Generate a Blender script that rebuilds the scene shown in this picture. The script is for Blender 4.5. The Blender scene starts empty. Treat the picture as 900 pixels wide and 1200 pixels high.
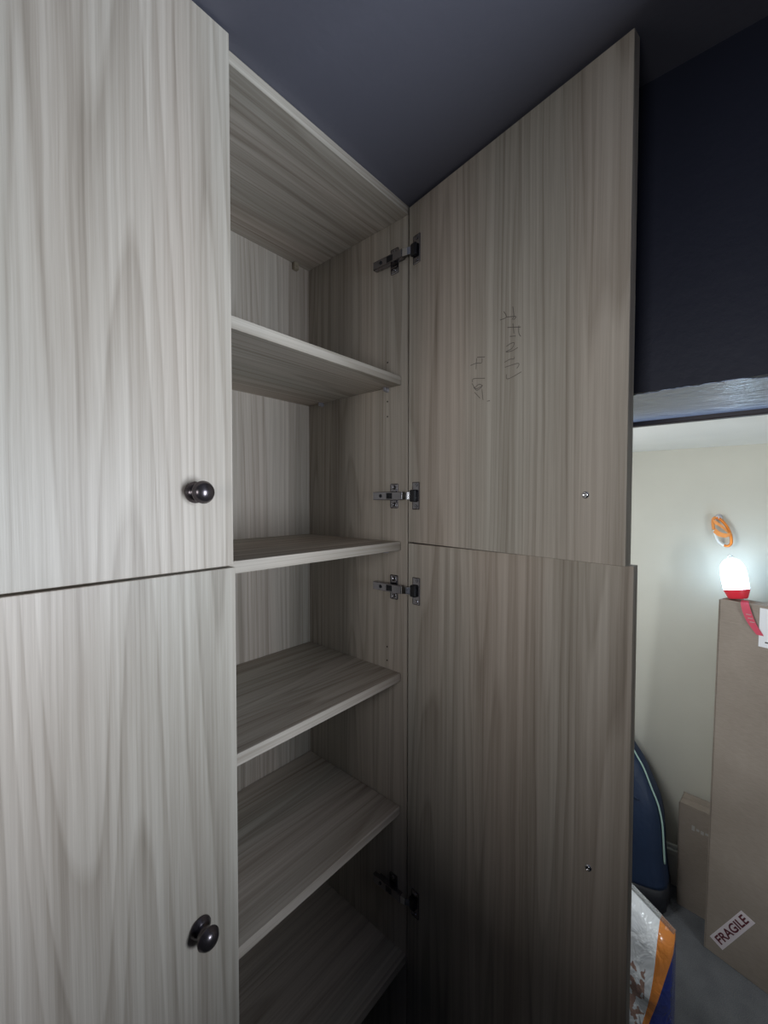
import bpy, bmesh, math, random
from mathutils import Vector, Matrix
random.seed(7)
sc = bpy.context.scene
COL = sc.collection
R = math.radians

# ------------------------------------------------------------------ camera
YAW, PITCH, ROLL, FPX = 48.981, 1.6011, 0.0736, 487.42
CAM = Vector((-0.6831, -0.5297, 1.4871))
cam_d = bpy.data.cameras.new('camera')
cam = bpy.data.objects.new('camera', cam_d)
COL.objects.link(cam)
_y, _t, _r = R(YAW), R(PITCH), R(ROLL)
_f = Vector((math.sin(_y), math.cos(_y), 0)); _ri = Vector((math.cos(_y), -math.sin(_y), 0)); _u = Vector((0, 0, 1))
_f2 = _f*math.cos(_t)-_u*math.sin(_t); _u2 = _u*math.cos(_t)+_f*math.sin(_t)
_r3 = _ri*math.cos(_r)+_u2*math.sin(_r); _u3 = _u2*math.cos(_r)-_ri*math.sin(_r)
M = Matrix((_r3, _u3, -_f2)).transposed().to_4x4(); M.translation = CAM
cam.matrix_world = M
cam_d.sensor_fit = 'VERTICAL'; cam_d.sensor_height = 36.0; cam_d.lens = FPX/1200*36.0
cam_d.clip_start = 0.01
sc.camera = cam

# ------------------------------------------------------------------ world, lights, exposure
sc.view_settings.view_transform = 'Standard'; sc.view_settings.look = 'None'
sc.view_settings.gamma = 1; sc.view_settings.exposure = 0.0; sc.view_settings.use_curve_mapping = False
w = bpy.data.worlds.new('sky'); sc.world = w; w.use_nodes = True
w.node_tree.nodes['Background'].inputs[0].default_value = (0.55, 0.65, 0.8, 1)
w.node_tree.nodes['Background'].inputs[1].default_value = 0.04

def area(name, loc, target, sx, sy, energy, color):
    l = bpy.data.lights.new(name, 'AREA'); l.shape = 'RECTANGLE'; l.size = sx; l.size_y = sy
    l.energy = energy; l.color = color
    o = bpy.data.objects.new(name, l); COL.objects.link(o); o.location = loc
    o.rotation_euler = (Vector(target)-Vector(loc)).to_track_quat('-Z', 'Y').to_euler()
    return o
# daylight: narrow window beyond the opening behind the camera; added unseen fills: one beyond the left opening, two in the alcove
area('window_daylight', (-0.235, -1.60, 1.31), (-0.235, 0, 1.36), 0.26, 0.78, 28.5, (0.81, 0.905, 1.03))
area('left_fill', (-1.75, -0.50, 1.48), (0, -0.42, 1.42), 0.50, 0.46, 9.5, (0.98, 0.985, 1.0))  # unseen fill added to light the open doors' inner faces
area('alcove_fill', (0.42, 0.17, 1.30), (1.2, -0.45, 1.15), 0.34, 0.50, 6.7, (0.94, 0.97, 1.0))  # added fill that lifts the alcove wall; no window stands there
area('alcove_end_fill', (0.34, -1.34, 1.05), (0.42, -0.4, 1.12), 0.10, 0.35, 4.6, (0.90, 0.96, 1.0))  # added fill for the plastic pack and header underside, without a fixture

# ------------------------------------------------------------------ materials
def mat(name, col, rough=0.5, metal=0.0, spec=0.5):
    m = bpy.data.materials.new(name); m.use_nodes = True
    b = m.node_tree.nodes['Principled BSDF']
    b.inputs['Base Color'].default_value = (*col, 1); b.inputs['Roughness'].default_value = rough
    b.inputs['Metallic'].default_value = metal; b.inputs['Specular IOR Level'].default_value = spec
    return m
class NT:
    def __init__(s, m): s.t = m.node_tree; s.b = s.t.nodes['Principled BSDF']
    def n(s, typ, **kw):
        x = s.t.nodes.new(typ)
        for k, v in kw.items(): setattr(x, k, v)
        return x
    def l(s, a, b): s.t.links.new(a, b)
    def math(s, op, a, b=None, c=None):
        x = s.n('ShaderNodeMath', operation=op)
        for i, v in enumerate((a, b, c)):
            if v is None: continue
            if isinstance(v, (int, float)): x.inputs[i].default_value = v
            else: s.l(v, x.inputs[i])
        return x.outputs[0]
    def noise(s, vec, scale=1.0, detail=2.0, rough=0.5, dist=0.0):
        x = s.n('ShaderNodeTexNoise'); s.l(vec, x.inputs['Vector'])
        x.inputs['Scale'].default_value = scale; x.inputs['Detail'].default_value = detail
        x.inputs['Roughness'].default_value = rough; x.inputs['Distortion'].default_value = dist
        return x.outputs['Fac']
    def vmul(s, vec, v):
        x = s.n('ShaderNodeVectorMath', operation='MULTIPLY'); s.l(vec, x.inputs[0]); x.inputs[1].default_value = v
        return x.outputs[0]
    def ramp(s, fac, stops):
        x = s.n('ShaderNodeValToRGB'); e = x.color_ramp.elements
        while len(e) < len(stops): e.new(0.5)
        for q, (p, c) in zip(e, stops): q.position = p; q.color = (*c, 1)
        s.l(fac, x.inputs[0]); return x.outputs[0]
    def bump(s, h, strength, dist):
        x = s.n('ShaderNodeBump'); x.inputs['Strength'].default_value = strength; x.inputs['Distance'].default_value = dist
        s.l(h, x.inputs['Height']); s.l(x.outputs[0], s.b.inputs['Normal'])

def wood(name, grain='z', rough=0.42, spec=0.3):
    m = mat(name, (.45, .42, .36), rough, 0, spec); t = NT(m)
    tc = t.n('ShaderNodeTexCoord'); oi = t.n('ShaderNodeObjectInfo')
    sep = t.n('ShaderNodeSeparateXYZ'); t.l(tc.outputs['Object'], sep.inputs[0])
    com = t.n('ShaderNodeCombineXYZ')
    src = ('X', 'Y', 'Z') if grain == 'z' else ('Z', 'Y', 'X')
    for i, k in enumerate(src):
        t.l(t.math('MULTIPLY_ADD', oi.outputs['Random'], (17.0, 5.0, 23.0)[i], sep.outputs[k]), com.inputs[i])
    v = com.outputs[0]
    wob = t.noise(t.vmul(v, (12, 12, 2.6)), 1.0, 3.0)
    add = t.n('ShaderNodeVectorMath', operation='ADD'); t.l(v, add.inputs[0])
    off = t.n('ShaderNodeCombineXYZ'); t.l(t.math('MULTIPLY', t.math('SUBTRACT', wob, 0.5), 0.009), off.inputs[0])
    t.l(off.outputs[0], add.inputs[1]); vv = add.outputs[0]
    field = t.noise(t.vmul(vv, (9.0, 9.0, 0.36)), 1.0, 1.2, 0.4)
    saw = t.math('FRACT', t.math('MULTIPLY', field, 17.0))               # contour lines: cathedrals and straight grain
    rise = t.math('MULTIPLY', saw, saw)
    fall = t.math('SMOOTH_MIN', rise, t.math('MULTIPLY', t.math('SUBTRACT', 1.0, saw), 6.0), 0.15)
    band = t.noise(t.vmul(vv, (60, 60, 0.8)), 1.0, 2.0, 0.55)
    wide = t.noise(t.vmul(vv, (16, 16, 0.6)), 1.0, 1.0, 0.5)
    fine = t.noise(t.vmul(vv, (230, 230, 2.6)), 1.0, 3.0, 0.6)
    pore = t.noise(t.vmul(v, (650, 650, 16)), 1.0, 2.0, 0.5)
    f = t.math('MULTIPLY', t.math('SUBTRACT', 1.0, fall), 0.26)
    f = t.math('MULTIPLY_ADD', band, 0.62, f)
    f = t.math('MULTIPLY_ADD', wide, 0.36, f)
    f = t.math('MULTIPLY_ADD', fine, 0.62, f)
    f = t.math('MULTIPLY_ADD', pore, 0.16, f)
    f = t.math('SUBTRACT', f, 0.61)
    c = t.ramp(f, [(0.12, (.272, .232, .190)), (0.36, (.398, .350, .297)), (0.60, (.512, .462, .402)), (0.86, (.62, .572, .505))])
    tint = t.n('ShaderNodeMix', data_type='RGBA', blend_type='MULTIPLY'); tint.inputs[0].default_value = 1.0
    t.l(c, tint.inputs[6]); t.l(t.ramp(t.noise(t.vmul(vv, (7, 7, 0.5)), 1.0, 1.0), [(0.35, (1.03, .985, .955)), (0.65, (.975, 1.0, .985))]), tint.inputs[7])
    t.l(tint.outputs[2], t.b.inputs['Base Color'])
    t.bump(t.math('MULTIPLY_ADD', fine, 0.6, pore), 0.25, 0.0006)
    return m
WZ = wood('oak_laminate_upright', 'z'); WX = wood('oak_laminate_lengthwise', 'x', 0.6, 0.1)

def paint(name, col, rough, bs, bd, spec=0.5, stretch=(1, 1, 1), var=0.06):
    m = mat(name, col, rough, 0, spec); t = NT(m)
    g = t.n('ShaderNodeNewGeometry'); v = t.vmul(g.outputs['Position'], stretch)
    a = t.noise(v, 3.0, 3.0); b = t.noise(v, bs, 4.0, 0.6)
    k = t.math('MULTIPLY_ADD', t.math('SUBTRACT', a, 0.5), var*4, 1.0)
    x = t.n('ShaderNodeVectorMath', operation='SCALE'); x.inputs[0].default_value = col; t.l(k, x.inputs['Scale'])
    t.l(x.outputs[0], t.b.inputs['Base Color']); t.bump(b, 0.5, bd)
    return m
NAVY = paint('navy_wall_paint', (.017, .020, .038), 0.55, 60, 0.0012, 0.35)
NAVYC = paint('navy_ceiling_paint', (.125, .126, .158), 0.6, 90, 0.0008)
SOFFIT = paint('brushed_gloss_painted_reflection', (.44, .57, .90), 0.24, 30, 0.006, 0.8, (1.6, 0.8, 1))  # pale blue stands in for the lamp's reflection on navy gloss
CREAM = paint('cream_wall_paint', (.60, .585, .51), 0.6, 45, 0.001)
WHITEC = paint('white_ceiling_paint', (.86, .87, .84), 0.65, 70, 0.0006)
TRIMD = mat('dark_plum_trim', (.045, .035, .04), 0.5)
SKIRT = mat('white_gloss_skirting', (.62, .62, .58), 0.35)
CARPET = mat('grey_carpet', (.16, .165, .175), 0.95, 0, 0.1)
t = NT(CARPET); g = t.n('ShaderNodeNewGeometry')
n1 = t.noise(g.outputs['Position'], 420, 3); n2 = t.noise(g.outputs['Position'], 14, 2)
t.l(t.ramp(t.math('MULTIPLY_ADD', n2, 0.4, t.math('MULTIPLY', n1, 0.7)), [(0.3, (.10, .105, .115)), (0.75, (.215, .22, .23))]), t.b.inputs['Base Color'])
t.bump(n1, 0.8, 0.004)

NICKEL = mat('dark_nickel', (.34, .33, .36), 0.17, 1.0)
CHROME = mat('bright_steel', (.80, .81, .84), 0.16, 1.0)
BLACKP = mat('black_plastic', (.012, .012, .016), 0.4)
KNOBM = mat('antiqued_dark_bronze', (.115, .10, .105), 0.27, 0.85)
ZINC = mat('grey_zinc', (.55, .55, .6), 0.35, 0.8)
BROWNP = mat('tan_plastic', (.30, .25, .18), 0.5)
HOLE = mat('drilled_hole', (.03, .025, .02), 0.9)
PENCIL = mat('pencil_graphite', (.175, .155, .135), 0.6)

CARD = mat('brown_cardboard', (.36, .285, .215), 0.75, 0, 0.25); t = NT(CARD)
tc = t.n('ShaderNodeTexCoord')
n1 = t.noise(t.vmul(tc.outputs['Object'], (60, 60, 300)), 1.0, 3); n2 = t.noise(tc.outputs['Object'], 5, 3)
t.l(t.ramp(t.math('MULTIPLY_ADD', n1, 0.35, t.math('MULTIPLY', n2, 0.65)), [(0.3, (.265, .222, .185)), (0.7, (.365, .312, .265))]), t.b.inputs['Base Color'])
t.bump(n1, 0.3, 0.0008)
PAPER = mat('white_paper', (.80, .81, .84), 0.5)
STICKER = mat('white_pink_sticker', (.82, .74, .77), 0.4)
MAROON = mat('maroon_print', (.13, .02, .035), 0.5)
GREYINK = mat('grey_print', (.42, .40, .38), 0.6)
BAGM = mat('navy_nylon', (.016, .032, .075), 0.55); t = NT(BAGM)
tc = t.n('ShaderNodeTexCoord'); t.bump(t.noise(t.vmul(tc.outputs['Object'], (9, 9, 5)), 1.0, 4), 0.7, 0.02)
PIPING = mat('pale_green_piping', (.42, .60, .52), 0.5)
BAGBASE = mat('black_nylon', (.012, .013, .018), 0.6)
ORANGE = mat('orange_anodised', (.85, .26, .03), 0.3, 0.25)
WEB = mat('orange_webbing', (.80, .30, .07), 0.6)
IVORY = mat('white_gate', (.8, .82, .8), 0.35)
RED = mat('red_plastic', (.80, .035, .06), 0.4)
PINK = mat('pink_red_strap', (.62, .07, .12), 0.6)
GLOW = mat('lit_diffuser', (.9, .95, 1.0), 0.4)
b = GLOW.node_tree.nodes['Principled BSDF']; b.inputs['Emission Color'].default_value = (.52, .76, 1, 1); b.inputs['Emission Strength'].default_value = 9.0

# glossy printed film: white field, orange stripe, blue side (flat print placed on the pack itself)
FILM = mat('printed_glossy_film', (.8, .82, .84), 0.16); t = NT(FILM)
g = t.n('ShaderNodeNewGeometry'); s = t.n('ShaderNodeSeparateXYZ'); t.l(g.outputs['Position'], s.inputs[0])
Y, Z = s.outputs['Y'], s.outputs['Z']
dz = t.math('SUBTRACT', 0.324, Z)
e1 = t.math('MULTIPLY_ADD', t.math('MULTIPLY', dz, dz), 0.5, -0.374)
isO = t.math('LESS_THAN', Y, e1)
e2 = t.math('MULTIPLY_ADD', t.math('SUBTRACT', 0.273, Z), 0.245, -0.404)
isB = t.math('LESS_THAN', Y, e2)
n1 = t.noise(g.outputs['Position'], 38, 2); isR = t.math('MULTIPLY', t.math('GREATER_THAN', n1, 0.53), t.math('MULTIPLY', t.math('LESS_THAN', Z, 0.245), t.math('GREATER_THAN', Y, -0.352)))
def mix(fac, a, b_):
    x = t.n('ShaderNodeMix', data_type='RGBA'); t.l(fac, x.inputs[0])
    for i, v in ((6, a), (7, b_)):
        if isinstance(v, tuple): x.inputs[i].default_value = (*v, 1)
        else: t.l(v, x.inputs[i])
    return x.outputs[2]
c = mix(isR, (.88, .90, .92), (.42, .27, .22)); c = mix(isO, c, (.78, .27, .06)); c = mix(isB, c, (.02, .035, .20))
t.l(c, t.b.inputs['Base Color'])
vo = t.noise(t.vmul(g.outputs['Position'], (14, 22, 16)), 1.0, 3, 0.55, 0.6); t.bump(vo, 0.6, 0.018)
CLEAR = mat('clear_film', (.75, .76, .76), 0.12); CLEAR.node_tree.nodes['Principled BSDF'].inputs['Transmission Weight'].default_value = 0.75

# ------------------------------------------------------------------ building helpers
FO = {}
def mesh(name, bm, m, parent=None, origin=None, smooth=False, kind=None):
    """links bm as ONE mesh; bm is given in the frame of the parent's children (the world, or a door's own frame)"""
    bmesh.ops.recalc_face_normals(bm, faces=bm.faces[:])
    if origin is None:
        lo = [min(v.co[i] for v in bm.verts) for i in range(3)]; hi = [max(v.co[i] for v in bm.verts) for i in range(3)]
        origin = Vector([(a+b)/2 for a, b in zip(lo, hi)])
    origin = Vector(origin)
    for v in bm.verts: v.co -= origin
    me = bpy.data.meshes.new(name); bm.to_mesh(me); bm.free()
    for mm in (m if isinstance(m, (list, tuple)) else [m]): me.materials.append(mm)
    if smooth:
        for p in me.polygons: p.use_smooth = True
    o = bpy.data.objects.new(name, me); COL.objects.link(o)
    if parent is not None: o.parent = parent; o.location = origin-FO[parent.name]
    else: o.location = origin
    FO[o.name] = origin
    if kind: o['kind'] = kind
    return o
def thing(name, label, cat, loc, group=None):
    o = bpy.data.objects.new(name, None); COL.objects.link(o); o.location = loc; o.empty_display_size = 0.05
    FO[o.name] = Vector(loc); return tag(o, label, cat, group)
def tag(o, label, cat, group=None):
    o['label'] = label; o['category'] = cat
    if group: o['group'] = group
    return o
def box(bm, x0, x1, y0, y1, z0, z1, bev=0.0, seg=1, mi=0):
    r = bmesh.ops.create_cube(bm, size=1.0); vs = r['verts']
    for v in vs:
        v.co = Vector(((x0+x1)/2+v.co.x*(x1-x0), (y0+y1)/2+v.co.y*(y1-y0), (z0+z1)/2+v.co.z*(z1-z0)))
    fs = {f for v in vs for f in v.link_faces}
    for f in fs: f.material_index = mi
    if bev > 0:
        es = {e for v in vs for e in v.link_edges}
        bmesh.ops.bevel(bm, geom=list(es), offset=bev, segments=seg, affect='EDGES', profile=0.5)
def B(*a, **k):
    bm = bmesh.new(); box(bm, *a, **k); return bm
def frame_of(axis):
    a = Vector(axis).normalized(); h = Vector((0, 0, 1)) if abs(a.z) < 0.9 else Vector((1, 0, 0))
    u = a.cross(h).normalized(); return u, a.cross(u).normalized(), a
def lathe(bm, base, axis, prof, n=28, mi=0):
    """prof: (radius, distance along the axis)"""
    u, v, a = frame_of(axis); base = Vector(base); rings = []
    for r_, d in prof:
        if r_ < 1e-6: rings.append([bm.verts.new(base+a*d)]); continue
        rings.append([bm.verts.new(base+a*d+(u*math.cos(2*math.pi*k/n)+v*math.sin(2*math.pi*k/n))*r_) for k in range(n)])
    for p, q in zip(rings, rings[1:]):
        for k in range(n):
            k2 = (k+1) % n
            f = [p[k % len(p)], p[k2 % len(p)], q[k2 % len(q)], q[k % len(q)]]
            f2 = [];
            for x in f:
                if x not in f2: f2.append(x)
            if len(f2) > 2: bm.faces.new(f2).material_index = mi
    for rg in (rings[0], rings[-1]):
        if len(rg) > 2: bm.faces.new(rg).material_index = mi
def tube(bm, pts, rad, n=8, closed=False, mi=0):
    pts = [Vector(p) for p in pts]; N = len(pts); rings = []; prev = None
    for i, p in enumerate(pts):
        a = pts[(i-1) % N] if (closed or i > 0) else p; c = pts[(i+1) % N] if (closed or i < N-1) else p
        d = (c-a).normalized()
        if prev is None: u = frame_of(d)[0]
        else: u = (prev-d*prev.dot(d)).normalized()
        prev = u; v = d.cross(u)
        rings.append([bm.verts.new(p+(u*math.cos(2*math.pi*k/n)+v*math.sin(2*math.pi*k/n))*rad) for k in range(n)])
    for i in range(N if closed else N-1):
        p, q = rings[i], rings[(i+1) % N]
        for k in range(n):
            bm.faces.new([p[k], p[(k+1) % n], q[(k+1) % n], q[k]]).material_index = mi
    if not closed: bm.faces.new(rings[0]); bm.faces.new(rings[-1])
def spline(P, n=8):
    P = [Vector(p) for p in P]; out = []
    for i in range(len(P)-1):
        a, b_, c, d = P[max(i-1, 0)], P[i], P[i+1], P[min(i+2, len(P)-1)]
        for k in range(n):
            s = k/n
            out.append(0.5*((2*b_)+(c-a)*s+(2*a-5*b_+4*c-d)*s*s+(3*b_-a-3*c+d)*s**3))
    return out+[P[-1]]

# ------------------------------------------------------------------ measured sizes (metres)
ZC, D, T, WD, WL = 2.0858, 0.3191, 0.018, 0.4159, 0.4006
SEAM, YG, SET = 1.40, 0.003, 0.0166
SHELVES = [1.7453, 1.4003, 1.1206, 0.8329]; DIV = 0.5163
XW, XS, ZW = 0.0276, 0.2813, 1.6454          # navy wall face, its far face, opening head
XF, ZN = 1.25, 1.683                         # alcove far wall, alcove ceiling
XL = -WL-WD                                  # outer edge of the closed doors

# ------------------------------------------------------------------ setting
def struct(name, bm, m): return mesh(name, bm, m, kind='structure')
YB, YA = -0.90, 0.40                         # room back (window) wall, wall behind the cabinet
X0 = -1.05
struct('floor', B(X0-.1, XF+.1, -1.45, YA+.1, -0.1, 0.0), CARPET)
struct('ceiling', B(X0-.1, XS, -1.45, YA+.1, ZC, ZC+0.08), NAVYC)
bm = bmesh.new()
OY0, OY1 = -0.86, -0.13                      # opening in the navy wall
box(bm, XW, XS, OY1, YA, 0, ZC); box(bm, XW, XS, -1.45, OY0, 0, ZC); box(bm, XW, XS, OY0, OY1, ZW, ZC)
struct('wall_right', bm, NAVY)
# brushed navy gloss, lamp reflection painted into its colour, on the underside of the header, dragged unevenly towards its front edge
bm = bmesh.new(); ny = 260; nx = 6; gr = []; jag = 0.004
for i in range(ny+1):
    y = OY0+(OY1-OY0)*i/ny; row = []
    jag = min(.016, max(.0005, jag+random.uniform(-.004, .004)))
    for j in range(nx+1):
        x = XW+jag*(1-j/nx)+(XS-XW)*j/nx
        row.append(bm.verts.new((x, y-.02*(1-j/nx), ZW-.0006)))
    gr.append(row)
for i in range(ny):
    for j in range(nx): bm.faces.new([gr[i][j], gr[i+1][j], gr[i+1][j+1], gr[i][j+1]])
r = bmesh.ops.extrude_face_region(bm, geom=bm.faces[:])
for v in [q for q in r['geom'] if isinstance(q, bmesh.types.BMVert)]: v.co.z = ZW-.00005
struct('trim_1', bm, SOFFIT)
struct('trim_2', B(XS, XS+.018, OY0-.05, OY1+.05, ZW-.0095, ZW+.045, bev=.002), TRIMD)
struct('wall_back', B(X0, XS, YA, YA+.08, 0, ZC), NAVY)
bm = bmesh.new()                             # left wall with its opening
box(bm, X0-.02, X0, YB, -.80, 0, ZC); box(bm, X0-.02, X0, -.22, YA, 0, ZC); box(bm, X0-.02, X0, -.80, -.22, 0, 1.31); box(bm, X0-.02, X0, -.80, -.22, 1.70, ZC)
struct('wall_left', bm, NAVY)
bm = bmesh.new()                             # wall behind the camera, with the window's opening
wx0, wx1, wz0, wz1 = -0.95, -0.195, 1.145, 2.06
box(bm, X0, wx0, YB-.02, YB, 0, ZC); box(bm, wx1, XW, YB-.02, YB, 0, ZC)
box(bm, wx0, wx1, YB-.02, YB, 0, wz0); box(bm, wx0, wx1, YB-.02, YB, wz1, ZC)
struct('wall_front', bm, NAVY)
# alcove beyond the opening
struct('wall_far', B(XF, XF+.08, -1.45, 0.30, 0, ZN+.1), CREAM)
struct('wall_alcove_left', B(XS, XF, 0.20, 0.28, 0, ZN), CREAM)
struct('wall_alcove_right', B(XS, XF, -1.45, -1.37, 0, ZN), CREAM)
bm = bmesh.new(); box(bm, XS, XF+.02, -1.45, 0.28, ZN, ZN+.06)
struct('ceiling.001', bm, WHITEC)
bm = bmesh.new(); box(bm, XF-.014, XF, -1.37, 0.20, 0, .118, bev=.001); box(bm, XF-.019, XF, -1.37, 0.20, .118, .140, bev=.004, seg=2); box(bm, XF-.011, XF, -1.37, 0.20, .140, .155, bev=.004, seg=2)
struct('baseboard_far', bm, SKIRT)

# ------------------------------------------------------------------ cabinet
cab = thing('storage_cabinet', 'tall built-in oak-effect cabinet with shelves behind one open pair of doors', 'cabinet', (-0.40, 0.16, 0))
BV = 0.0007
side = mesh('side_panel', B(0, T, 0, D+.006, 0, ZC-.0005, bev=BV), WZ, cab)
mesh('side_panel', B(XL-.001, XL+T, 0, D+.006, 0, ZC-.0005, bev=BV), WZ, cab)
mesh('back_panel', B(XL+T, 0, D, D+.006, 0.08, ZC-.0005), WZ, cab)
mesh('top_panel', B(XL+T, 0, 0, D, ZC-T, ZC-.0005, bev=BV), WX, cab)
mesh('fixed_shelf', B(XL+T, 0, 0, D, DIV-T, DIV, bev=BV), WX, cab)
mesh('bottom_panel', B(XL+T, 0, 0, D, .08, .08+T, bev=BV), WX, cab)
mesh('plinth', B(XL+T, 0, .03, .03+T, 0, .08, bev=BV), WX, cab)
pin_me = None
for z in SHELVES:
    sh = mesh('shelf', B(XL+T+.001, -.001, SET, D-.001, z-T, z, bev=BV), WX, cab)
    for y in (.055, .267):
        if pin_me is None:
            bm = bmesh.new(); lathe(bm, (0, y, z-T-.0045), (-1, 0, 0), [(.0, 0), (.0052, 0), (.0052, .003), (.0042, .003), (.0042, .0105), (.003, .012), (0, .012)], 14)
            box(bm, -.0125, -.002, y-.003, y+.003, z-T-.0018, z-T-.0003, bev=.0004)
            p0 = mesh('shelf_pin', bm, ZINC, sh, origin=(0, y, z-T), smooth=False); pin_me = p0.data
        else:
            p1 = bpy.data.objects.new('shelf_pin', pin_me); COL.objects.link(p1); p1.parent = sh; p1.location = Vector((0, y, z-T))-FO[sh.name]
hole_me = None
for z in (1.782, 1.699, 1.667, 1.168, 1.138):
    if hole_me is None:
        bm = bmesh.new(); lathe(bm, (0.0003, .055, z), (-1, 0, 0), [(0, 0), (.0018, 0), (.0018, .0005), (.0011, .0006), (0, .0004)], 12)
        h0 = mesh('pin_hole', bm, HOLE, side, origin=(0, .055, z)); hole_me = h0.data
    else:
        h1 = bpy.data.objects.new('pin_hole', hole_me); COL.objects.link(h1); h1.parent = side; h1.location = Vector((0, .055, z))-FO[side.name]
bm = bmesh.new(); box(bm, -.052, -.038, D-.012, D, ZC-T-.017, ZC-T, bev=.0015); lathe(bm, (-.045, D-.012, ZC-T-.009), (0, -1, 0), [(0, 0), (.004, 0), (.0035, .0015), (0, .002)], 12)
mesh('corner_block', bm, BROWNP, cab)

def knob_bm(base, axis):
    bm = bmesh.new()
    lathe(bm, base, axis, [(0, 0), (.0125, 0), (.0132, .0012), (.0130, .0030), (.0112, .0042), (.0108, .0058), (.0085, .0072), (.0062, .0095), (.0058, .0135), (.0072, .0165),
                           (.0118, .0190), (.0134, .0206), (.0137, .0222), (.0131, .0232), (.0128, .0236), (.0118, .0262), (.0096, .0288), (.0066, .0306), (.0032, .0316), (0, .0319)], 40)
    return bm
HZ = [1.987, 1.4965, 1.302, 0.647]
for z in HZ:
    # arm and mounting plate on the cabinet side
    bm = bmesh.new()
    box(bm, -.0022, 0.0, .024, .045, z-.026, z+.026, bev=.002, seg=2)
    box(bm, -.0085, -.001, .021, .072, z-.0065, z+.0065, bev=.0012)
    for q in (-.0185, .0185):
        lathe(bm, (-.0022, .0345, z+q), (-1, 0, 0), [(0, 0), (.0046, 0), (.0042, .0012), (.0026, .0016), (.0012, .0008), (0, .0008)], 16)
        box(bm, -.0042, -.0018, .026, .043, z+q*0.62-.0025, z+q*0.62+.0025, bev=.001)
    mesh('hinge_plate', bm, NICKEL, side)
    bm = bmesh.new()
    box(bm, -.0165, -.0150, .004, .082, z-.0082, z+.0082, bev=.0006)
    box(bm, -.0160, -.0070, .004, .082, z-.0085, z-.0071, bev=.0005); box(bm, -.0160, -.0070, .004, .082, z+.0071, z+.0085, bev=.0005)
    box(bm, -.0160, -.0060, .0795, .082, z-.0085, z+.0085, bev=.0008)
    mesh('hinge_arm', bm, NICKEL, side)
    bm = bmesh.new()
    for y, rr in ((.036, .0052), (.060, .0040)):
        lathe(bm, (-.0164, y, z), (-1, 0, 0), [(0, 0), (rr, 0), (rr*.92, .0009), (rr*.5, .0009), (rr*.4, .0003), (0, .0003)], 16)
    box(bm, -.0168, -.0160, .028, .044, z-.0062, z+.0062, bev=.0003)
    mesh('hinge_screw', bm, BLACKP, side)

def open_door(a, z0, z1, label, hz, knob_z):
    A = R(180+a); P0 = Vector((-.0009, -YG, 0))
    d = mesh('door', B(.0004, WD, 0, T, z0, z1, bev=BV), WZ, cab, origin=(0, 0, (z0+z1)/2))
    d.location = P0+Vector((0, 0, (z0+z1)/2))-FO[cab.name]; d.rotation_euler = (0, 0, A); d['label'] = label
    for z in hz:
        bm = bmesh.new(); box(bm, .0135, .0335, -.0016, .0, z-.0280, z+.0280, bev=.0015, seg=2)
        for q in (-.022, .022): lathe(bm, (.0245, -.0014, z+q), (0, -1, 0), [(0, 0), (.0042, 0), (.0036, .0012), (.0016, .0012), (.001, .0005), (0, .0005)], 16)
        mesh('hinge_cup', bm, NICKEL, d)
        bm = bmesh.new(); box(bm, .0110, .0265, -.0085, -.0010, z-.0125, z+.0125, bev=.003, seg=2)
        mesh('hinge_cup_shell', bm, BLACKP, d)
        # the bent link from arm to cup
        bm = bmesh.new(); pr = [(-.0105, -.0150), (-.0040, -.0152), (.0045, -.0128), (.0120, -.0085), (.0165, -.0060)]
        rows = []
        for (x, y) in spline([(x, y, 0) for x, y in pr], 4).__iter__() if False else [(q.x, q.y) for q in spline([(x, y, 0) for x, y in pr], 4)]:
            rows.append([bm.verts.new((x, y+dy, z+s)) for dy, s in ((0, -.0072), (0, .0072), (.0018, .0072), (.0018, -.0072))])
        for p, q in zip(rows, rows[1:]):
            for k in range(4): bm.faces.new([p[k], p[(k+1) % 4], q[(k+1) % 4], q[k]])
        bm.faces.new(rows[0]); bm.faces.new(rows[-1])
        mesh('hinge_link', bm, CHROME, d)
    bm = bmesh.new(); lathe(bm, (.3635, .0002, knob_z), (0, -1, 0), [(0, 0), (.0052, 0), (.0052, .0008), (.0040, .0022), (.0022, .0028), (.0018, .0020), (0, .0020)], 20)
    mesh('knob_screw', bm, CHROME, d, smooth=True)
    mesh('knob', knob_bm((.3635, T, knob_z), (0, 1, 0)), KNOBM, d, smooth=True)
    return d
ud = open_door(80.29, SEAM+.0012, ZC-.005, 'open upper door with faint pencil writing on its inner face', HZ[:2], 1.495)
open_door(84.70, 0.03, SEAM-.0016, 'open lower door swung slightly wider than the upper one', HZ[2:], 0.947)
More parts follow.
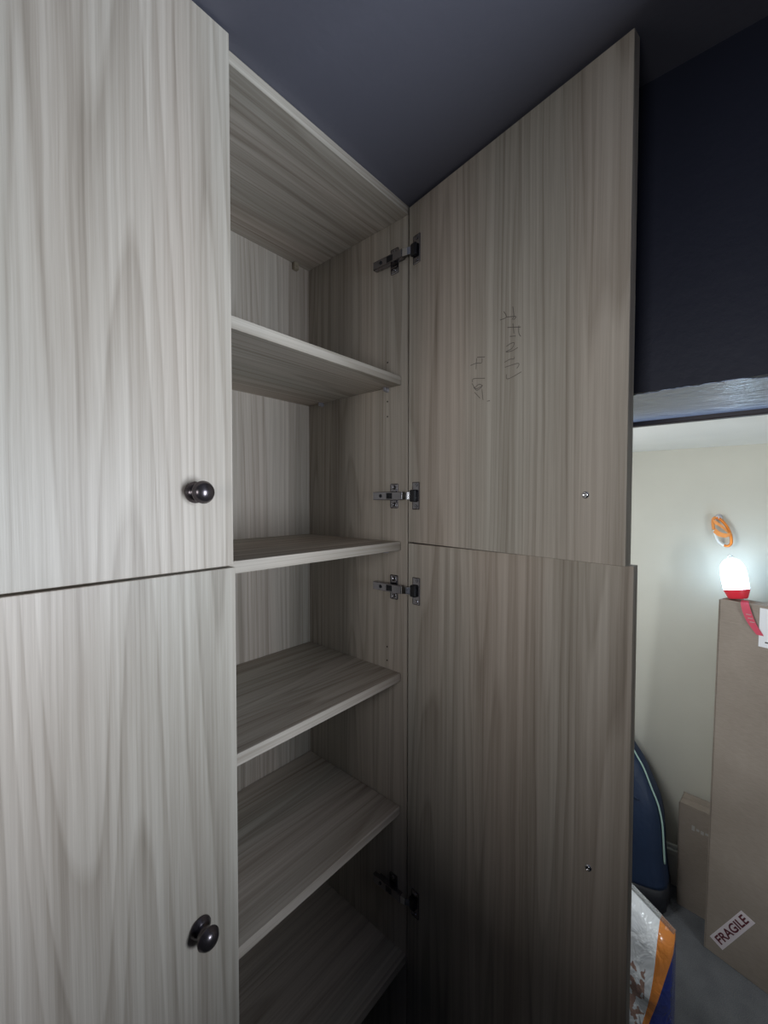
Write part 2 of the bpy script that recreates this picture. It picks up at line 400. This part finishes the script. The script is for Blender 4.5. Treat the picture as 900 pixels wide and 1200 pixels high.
STROKES = [[(0.2442, 1.7958), (0.2462, 1.7795), (0.2427, 1.776)], [(0.2201, 1.7826), (0.2324, 1.7833), (0.2276, 1.7937)], [(0.2324, 1.7833), (0.2499, 1.7782), (0.2454, 1.7743)], [(0.2446, 1.7691), (0.2466, 1.7528)], [(0.2554, 1.7625), (0.2555, 1.7508), (0.2591, 1.7443)], [(0.2345, 1.766), (0.259, 1.759)], [(0.2393, 1.7503), (0.2502, 1.7477)], [(0.2329, 1.7362), (0.2412, 1.7386), (0.2476, 1.7376), (0.2432, 1.7302), (0.2321, 1.7277), (0.2432, 1.7262), (0.254, 1.7287)], [(0.2294, 1.7116), (0.2397, 1.7138), (0.247, 1.7126), (0.2479, 1.7156)], [(0.2305, 1.7033), (0.2471, 1.704), (0.2552, 1.7035), (0.2561, 1.7002), (0.2526, 1.6964)], [(0.2334, 1.6914), (0.2344, 1.684), (0.2437, 1.6843), (0.2607, 1.689)], [(0.174, 1.7342), (0.1908, 1.7306)], [(0.173, 1.7327), (0.1721, 1.7142)], [(0.16, 1.7237), (0.172, 1.7245), (0.1836, 1.7224), (0.1846, 1.7297)], [(0.1647, 1.6936), (0.1668, 1.6991), (0.1912, 1.6945)], [(0.1636, 1.6921), (0.1724, 1.6808), (0.1871, 1.6836)], [(0.167, 1.6845), (0.1746, 1.6777), (0.1851, 1.6824), (0.1787, 1.6871), (0.1681, 1.6825)], [(0.1851, 1.6773), (0.1874, 1.6583)], [(0.1692, 1.6754), (0.1811, 1.6628)], [(0.1957, 1.6551), (0.2018, 1.6548)]]
for strokes in (STROKES[:11], STROKES[11:]):  # two columns
  bm = bmesh.new()
  for st in strokes:
    P = spline([(u, -.00035, z) for u, z in st], 5); hw = .0006
    prev = None
    for i, p in enumerate(P):
        dd = (P[min(i+1, len(P)-1)]-P[max(i-1, 0)]).normalized(); nn = Vector((-dd.z, 0, dd.x))*hw
        cur = (bm.verts.new(p+nn), bm.verts.new(p-nn))
        if prev: bm.faces.new([prev[0], prev[1], cur[1], cur[0]])
        prev = cur
  mesh('pencil_writing', bm, PENCIL, ud)

def shut_door(x1, z0, z1, label, kz):
    d = mesh('door', B(XL, x1, -YG-T, -YG, z0, z1, bev=BV), WZ, cab); d['label'] = label
    mesh('knob', knob_bm((-.4506, -YG-T, kz), (0, -1, 0)), KNOBM, d, smooth=True)
shut_door(-WL, SEAM+.0012, ZC-.004, 'closed upper door with a round dark knob near its lower corner', 1.4965)
shut_door(-WL+.0026, 0.03, SEAM-.0016, 'closed lower door with a round dark knob', 0.950)

# ------------------------------------------------------------------ tall cardboard box leaning in the alcove
BA = Vector((1.035, -.455, 0)); bd = Vector((-.272, -.962, 0)).normalized(); bn = Vector((.962, -.272, 0)).normalized(); LEAN = .058/1.15
bup = (Vector((0, 0, 1))+bn*LEAN).normalized(); bnn = (bn-Vector((0, 0, LEAN))).normalized()
BT, BH, BW = .085, 1.157, .46
LIFT = Vector((0, 0, BT*LEAN))
def bp(t_, dep, h): return BA+LIFT+bd*t_+bnn*dep+bup*h
def obox(bm, f, a0, a1, b0, b1, c0, c1, bev=0.0):
    n0 = len(bm.verts); r = bmesh.ops.create_cube(bm, size=1.0)
    for v in r['verts']: v.co = f(a0 if v.co.x < 0 else a1, b0 if v.co.y < 0 else b1, c0 if v.co.z < 0 else c1)
    if bev:
        bmesh.ops.bevel(bm, geom=list({e for v in r['verts'] for e in v.link_edges}), offset=bev, segments=2, affect='EDGES', profile=0.5)
tb = thing('tall_cardboard_box', 'tall flat cardboard box with a fragile sticker, leaning in the alcove', 'box', bp(BW/2, BT/2, 0))
bm = bmesh.new(); obox(bm, bp, 0, BW, 0, BT, 0, BH-.004, .003); mesh('carton', bm, CARD, tb)
for k in (0, 1):
    bm = bmesh.new(); obox(bm, bp, .001, BW-.001, BT*.5*k+.0008, BT*.5*(k+1)-.0008, BH-.004, BH, .0008); mesh('top_flap', bm, CARD, tb)
bm = bmesh.new(); obox(bm, bp, 0.001, .06, -.0012, 0.0002, 1.086, 1.0885); mesh('crease', bm, CARD, tb)
def quad(bm, f, pts, off, th):
    a = [bm.verts.new(f(t_, off, h)) for t_, h in pts]; c = [bm.verts.new(f(t_, off-th, h)) for t_, h in pts]
    bm.faces.new(c); bm.faces.new(a[::-1])
    for k in range(4): bm.faces.new([a[k], a[(k+1) % 4], c[(k+1) % 4], c[k]])
# sticker corners (along the box, up the box)
TL, TR, BR_, BL = (.012, .0435), (.089, .192), (.124, .181), (.047, .0285)
bm = bmesh.new(); quad(bm, bp, [TL, TR, BR_, BL], 0.0, .0006); stick = mesh('fragile_sticker', bm, STICKER, tb)
def text_bm(body, f, origin, U, V, off, offset=0.0):
    cu = bpy.data.curves.new('lettering', 'FONT'); cu.body = body; cu.offset = offset; cu.resolution_u = 3
    o = bpy.data.objects.new('lettering', cu); COL.objects.link(o)
    me = bpy.data.meshes.new_from_object(o.evaluated_get(bpy.context.evaluated_depsgraph_get()))
    bpy.data.objects.remove(o); bpy.data.curves.remove(cu)
    xs = [v.co.x for v in me.vertices]; ys = [v.co.y for v in me.vertices]
    x0, x1, y0, y1 = min(xs), max(xs), min(ys), max(ys)
    bm = bmesh.new(); bm.from_mesh(me); bpy.data.meshes.remove(me)
    for v in bm.verts:
        a, c = (v.co.x-x0)/(x1-x0), (v.co.y-y0)/(y1-y0)
        v.co = f(origin[0]+U[0]*a+V[0]*c, off, origin[1]+U[1]*a+V[1]*c)
    return bm
U = Vector((BR_[0]-BL[0], BR_[1]-BL[1])); V = Vector((TL[0]-BL[0], TL[1]-BL[1]))
O = Vector(BL)+U*.07+V*.22
mesh('lettering', text_bm('FRAGILE', bp, O, U*.86, V*.60, -.0011, .022), MAROON, stick)
bm = bmesh.new(); quad(bm, bp, [(.1025, 1.150), (.21, 1.150), (.21, 1.030), (.1025, 1.030)], 0.0, .0008); lab = mesh('paper_label', bm, PAPER, tb)
bm = bmesh.new(); quad(bm, bp, [(.118, 1.048), (.16, 1.048), (.16, 1.044), (.118, 1.044)], -.0008, .0004); mesh('printed_rule', bm, HOLE, lab)

# ------------------------------------------------------------------ small cardboard box behind it
sA = Vector((1.158, -.367, 0)); sd = Vector((-.10, -.995, 0)).normalized(); sn = Vector((.995, -.10, 0)).normalized()
def sp(t_, dep, h): return sA+sd*t_+sn*dep+Vector((0, 0, h))
sb = thing('small_cardboard_box', 'small upright cardboard box between the blue bag and the tall box', 'box', sp(.1, .035, 0))
bm = bmesh.new(); obox(bm, sp, 0, .20, 0, .078, 0, .380, .0025); mesh('carton', bm, CARD, sb)
for k in (0, 1):
    bm = bmesh.new(); obox(bm, sp, .001, .199, .039*k+.0007, .039*(k+1)-.0007, .380, .383, .0007); mesh('top_flap', bm, CARD, sb)
bm = bmesh.new()
for k in range(4): obox(bm, sp, .038+.013*k, .047+.013*k, -.0006, .0003, .300+(.004 if k % 2 else 0), .312+(.006 if k == 0 else 0))
mesh('faint_print', bm, GREYINK, sb)

# ------------------------------------------------------------------ navy bag with green piping
PROF = [(0.0, -.342), (.03, -.346), (.088, -.344), (.176, -.332), (.252, -.326), (.312, -.320), (.368, -.306), (.415, -.284), (.474, -.256), (.519, -.224), (.57, -.19), (.61, -.15), (.63, -.10)]
def loft(secs, n=36, e=0.55):
    """secs: (z, xc, yc, hx, hy)"""
    bm = bmesh.new(); rings = []
    sg = lambda q: math.copysign(abs(q)**e, q)
    for z, xc, yc, hx, hy in secs:
        rings.append([bm.verts.new((xc+hx*sg(math.cos(2*math.pi*k/n)), yc+hy*sg(math.sin(2*math.pi*k/n)), z)) for k in range(n)])
    for p, q in zip(rings, rings[1:]):
        for k in range(n): bm.faces.new([p[k], p[(k+1) % n], q[(k+1) % n], q[k]])
    bm.faces.new(rings[0]); bm.faces.new(rings[-1]); return bm
def hxz(z): return .10 if z < .3 else max(.03, .10-.07*((z-.3)/.33)**2)
def xcz(z): return 1.115+.07*(z/.63)
bag = thing('navy_backpack', 'dark navy bag with a pale green piped edge, slumped against the cream wall', 'bag', (1.13, -.1, 0))
yc = -.06
secs = [(z, xcz(z), yc, hxz(z), max(.012, yc-y)) for z, y in spline([(a, b_, 0) for a, b_ in PROF if a >= .088], 4) and [(q.x, q.y) for q in spline([(a, b_, 0) for a, b_ in PROF if a >= .088], 4)]]
mesh('bag_body', loft(secs), BAGM, bag, smooth=True)
mesh('bag_base', loft([(0.0, 1.118, yc, .085, .270), (.01, 1.118, yc, .098, .284), (.05, 1.118, yc, .104, .289), (.09, 1.12, yc, .1025, .286), (.094, 1.12, yc, .095, .276)]), BAGBASE, bag, smooth=True)
bm = bmesh.new(); tube(bm, spline([(xcz(z)-hxz(z)*.45, y-.0015, z) for z, y in PROF if .09 < z < .6], 5), .0032, 8)
mesh('piping', bm, PIPING, bag, smooth=True)
bm = bmesh.new(); tube(bm, spline([(xcz(.40)-hxz(.40)-.001, -.05, .42), (xcz(.40)-hxz(.40)-.0015, -.16, .405), (xcz(.395)-hxz(.395)*.97, -.255, .385)], 6), .003, 6)
mesh('pocket_seam', bm, BAGM, bag, smooth=True)

# ------------------------------------------------------------------ glossy white plastic pack in the opening
pk = thing('plastic_pack', 'glossy white plastic pack with orange and blue print, standing on the carpet', 'package', (.66, -.26, 0))
def ytop(y): return .335-.45*(y+.39)**1 if False else .318+(y+.405)*.62
bm = bmesh.new(); ny, nz = 26, 30; front = []; back = []
Y0, Y1, XC = -.408, -.115, .655
def hx(y, z, top):
    a = max(0.0, 1-((z/top))**6); s_ = min(1.0, (y-Y0)/.035, (Y1-y)/.035); s_ = max(0.0, s_)
    return .006+.072*(a**.6)*(0.35+0.65*math.sqrt(s_))
for i in range(ny+1):
    y = Y0+(Y1-Y0)*(0.5-0.5*math.cos(math.pi*i/ny)); f_, k_ = [], []
    for j in range(nz+1):
        top = min(ytop(y), .44); z = top*j/nz; h = hx(y, z, top)
        wr = .004*math.sin(31*y+17*z)+.003*math.sin(53*z-20*y)
        ww = wr*min(1, (h-.006)/.03)
        f_.append(bm.verts.new((XC-h+ww, y, z))); k_.append(bm.verts.new((XC+h, y, z)))
    front.append(f_); back.append(k_)
for i in range(ny):
    for j in range(nz):
        bm.faces.new([front[i][j], front[i+1][j], front[i+1][j+1], front[i][j+1]]); bm.faces.new([back[i][j], back[i][j+1], back[i+1][j+1], back[i+1][j]])
    bm.faces.new([front[i][nz], front[i+1][nz], back[i+1][nz], back[i][nz]]); bm.faces.new([front[i][0], back[i][0], back[i+1][0], front[i+1][0]])
for j in range(nz):
    bm.faces.new([front[0][j], front[0][j+1], back[0][j+1], back[0][j]]); bm.faces.new([front[ny][j], back[ny][j], back[ny][j+1], front[ny][j+1]])
mesh('printed_film', bm, FILM, pk, smooth=True)
bm = bmesh.new(); P = [(y, ytop(y)) for y in (-.404, -.38, -.34, -.30, -.25, -.20)]
prev = None
for y, z in P:
    c_ = [bm.verts.new((XC-.0035+dx, y-.006*q, z-.004+q*.016)) for dx, q in ((0, 0), (.007, 0), (.0045, 1), (.0025, 1))]
    if prev:
        for k in range(4): bm.faces.new([prev[k], prev[(k+1) % 4], c_[(k+1) % 4], c_[k]])
    else: bm.faces.new(c_)
    prev = c_
bm.faces.new(prev); mesh('sealed_edge', bm, CLEAR, pk)

# ------------------------------------------------------------------ lamp, carabiner, wall hook
lx = Vector((1.126, -.5165, 0)); _b = bp(.055, .045, BH); LB = Vector((_b.x, -.5165, _b.z+.0065)); LA = Vector((.10, .17, 1)).normalized()
lamp = thing('camping_lamp', 'lit white camping lamp with a red collar, on top of the tall box', 'lamp', LB)
bm = bmesh.new(); lathe(bm, LB, LA, [(0, 0), (.024, 0), (.027, .004), (.0345, .026), (.035, .030), (0, .030)], 32); mesh('collar', bm, RED, lamp, smooth=True)
bm = bmesh.new(); lathe(bm, LB, LA, [(0, .0303), (.034, .0303), (.0345, .036), (.0352, .06), (.0350, .085), (.033, .102), (.028, .116), (.020, .126), (.010, .1315), (0, .133)], 32)
mesh('diffuser', bm, GLOW, lamp, smooth=True)
bm = bmesh.new(); u_, v_, a_ = frame_of(LA)
cc = LB+LA*.134; tube(bm, [cc+LA*(.006*math.sin(q*math.pi/8)*1.6)+Vector((0, .007, 0))*math.cos(q*math.pi/8) for q in range(9)], .0016, 6); mesh('hanging_bail', bm, CHROME, lamp, smooth=True)
bm = bmesh.new(); prev = None
SP = spline([bp(.060, .02, BH+.006), bp(.066, -.004, BH-.002), bp(.074, -.006, BH-.03), bp(.086, -.005, BH-.06), bp(.106, -.003, BH-.092)], 6)
for i, p in enumerate(SP):
    k = i/(len(SP)-1); hw = .0085+.003*math.sin(math.pi*k); sdv = bd*hw
    c_ = [bm.verts.new(p+sdv), bm.verts.new(p-sdv), bm.verts.new(p-sdv+bnn*.0018), bm.verts.new(p+sdv+bnn*.0018)]
    if prev:
        for q in range(4): bm.faces.new([prev[q], prev[(q+1) % 4], c_[(q+1) % 4], c_[q]])
    else: bm.faces.new(c_)
    prev = c_
bm.faces.new(prev); strap = mesh('strap', bm, PINK, lamp)
bm = bmesh.new()
for k, h in enumerate((BH-.034, BH-.045, BH-.056)): obox(bm, bp, .071+.005*k, .083+.005*k, -.0072, -.0060, h, h+.0018)
mesh('strap_print', bm, GREYINK, strap)

hook = thing('wall_hook', 'small grey hook fixed to the cream wall above the lamp', 'hook', (XF, -.457, 1.428))
bm = bmesh.new(); lathe(bm, (XF, -.457, 1.428), (-1, 0, 0), [(0, 0), (.011, 0), (.011, .002), (.007, .004), (0, .0045)], 20); mesh('base_plate', bm, ZINC, hook, smooth=True)
bm = bmesh.new(); tube(bm, spline([(XF-.003, -.457, 1.428), (XF-.012, -.457, 1.428), (XF-.020, -.457, 1.422), (XF-.024, -.457, 1.428), (XF-.023, -.457, 1.436)], 5), .0022, 8); mesh('hook_wire', bm, ZINC, hook, smooth=True)

cx = XF-.020
cb = thing('carabiner', 'orange carabiner with a webbing loop hanging from the wall hook', 'carabiner', (cx, -.475, 1.41))
def cpt(a, b_, dx=0): # a: across, b: down from the hook
    ax = Vector((0, -.94, -.34)); dn = Vector((0, -.34*.62, -.98)); return Vector((cx+dx, -.452, 1.426))+ax*a+dn*b_
bm = bmesh.new(); loop = [(-.002, .0), (.010, .002), (.024, .020), (.030, .050), (.026, .080), (.014, .096), (.0, .100)]
tube(bm, spline([cpt(*q) for q in loop], 5), .0045, 8); mesh('body', bm, ORANGE, cb, smooth=True)
bm = bmesh.new(); tube(bm, spline([cpt(*q) for q in ((.0, .100), (-.014, .092), (-.019, .070), (-.019, .052))], 5), .0045, 8); mesh('gate', bm, IVORY, cb, smooth=True)
bm = bmesh.new(); tube(bm, spline([cpt(*q) for q in ((-.019, .050), (-.018, .030), (-.012, .008), (-.002, .0))], 5), .0048, 8); mesh('gate_screw', bm, WEB, cb, smooth=True)
def ribbon(pts, wv, th):
    bm = bmesh.new(); prev = None
    for p in spline(pts, 6):
        c_ = [bm.verts.new(p+wv+Vector((q, 0, 0))) for q in (0, th)]+[bm.verts.new(p-wv+Vector((q, 0, 0))) for q in (th, 0)]
        if prev:
            for k in range(4): bm.faces.new([prev[k], prev[(k+1) % 4], c_[(k+1) % 4], c_[k]])
        else: bm.faces.new(c_)
        prev = c_
    bm.faces.new(prev); return bm
mesh('webbing', ribbon([cpt(-.014, .018, -.010), cpt(.0, .022, -.013), cpt(.018, .034, -.011), cpt(.028, .046, -.007)], Vector((0, .003, .0085)), .002), WEB, cb, smooth=False)
mesh('webbing', ribbon([cpt(-.018, .052, -.008), cpt(-.004, .060, -.011), cpt(.014, .058, -.012), cpt(.030, .048, -.009)], Vector((0, -.003, .0075)), .002), WEB, cb, smooth=False)
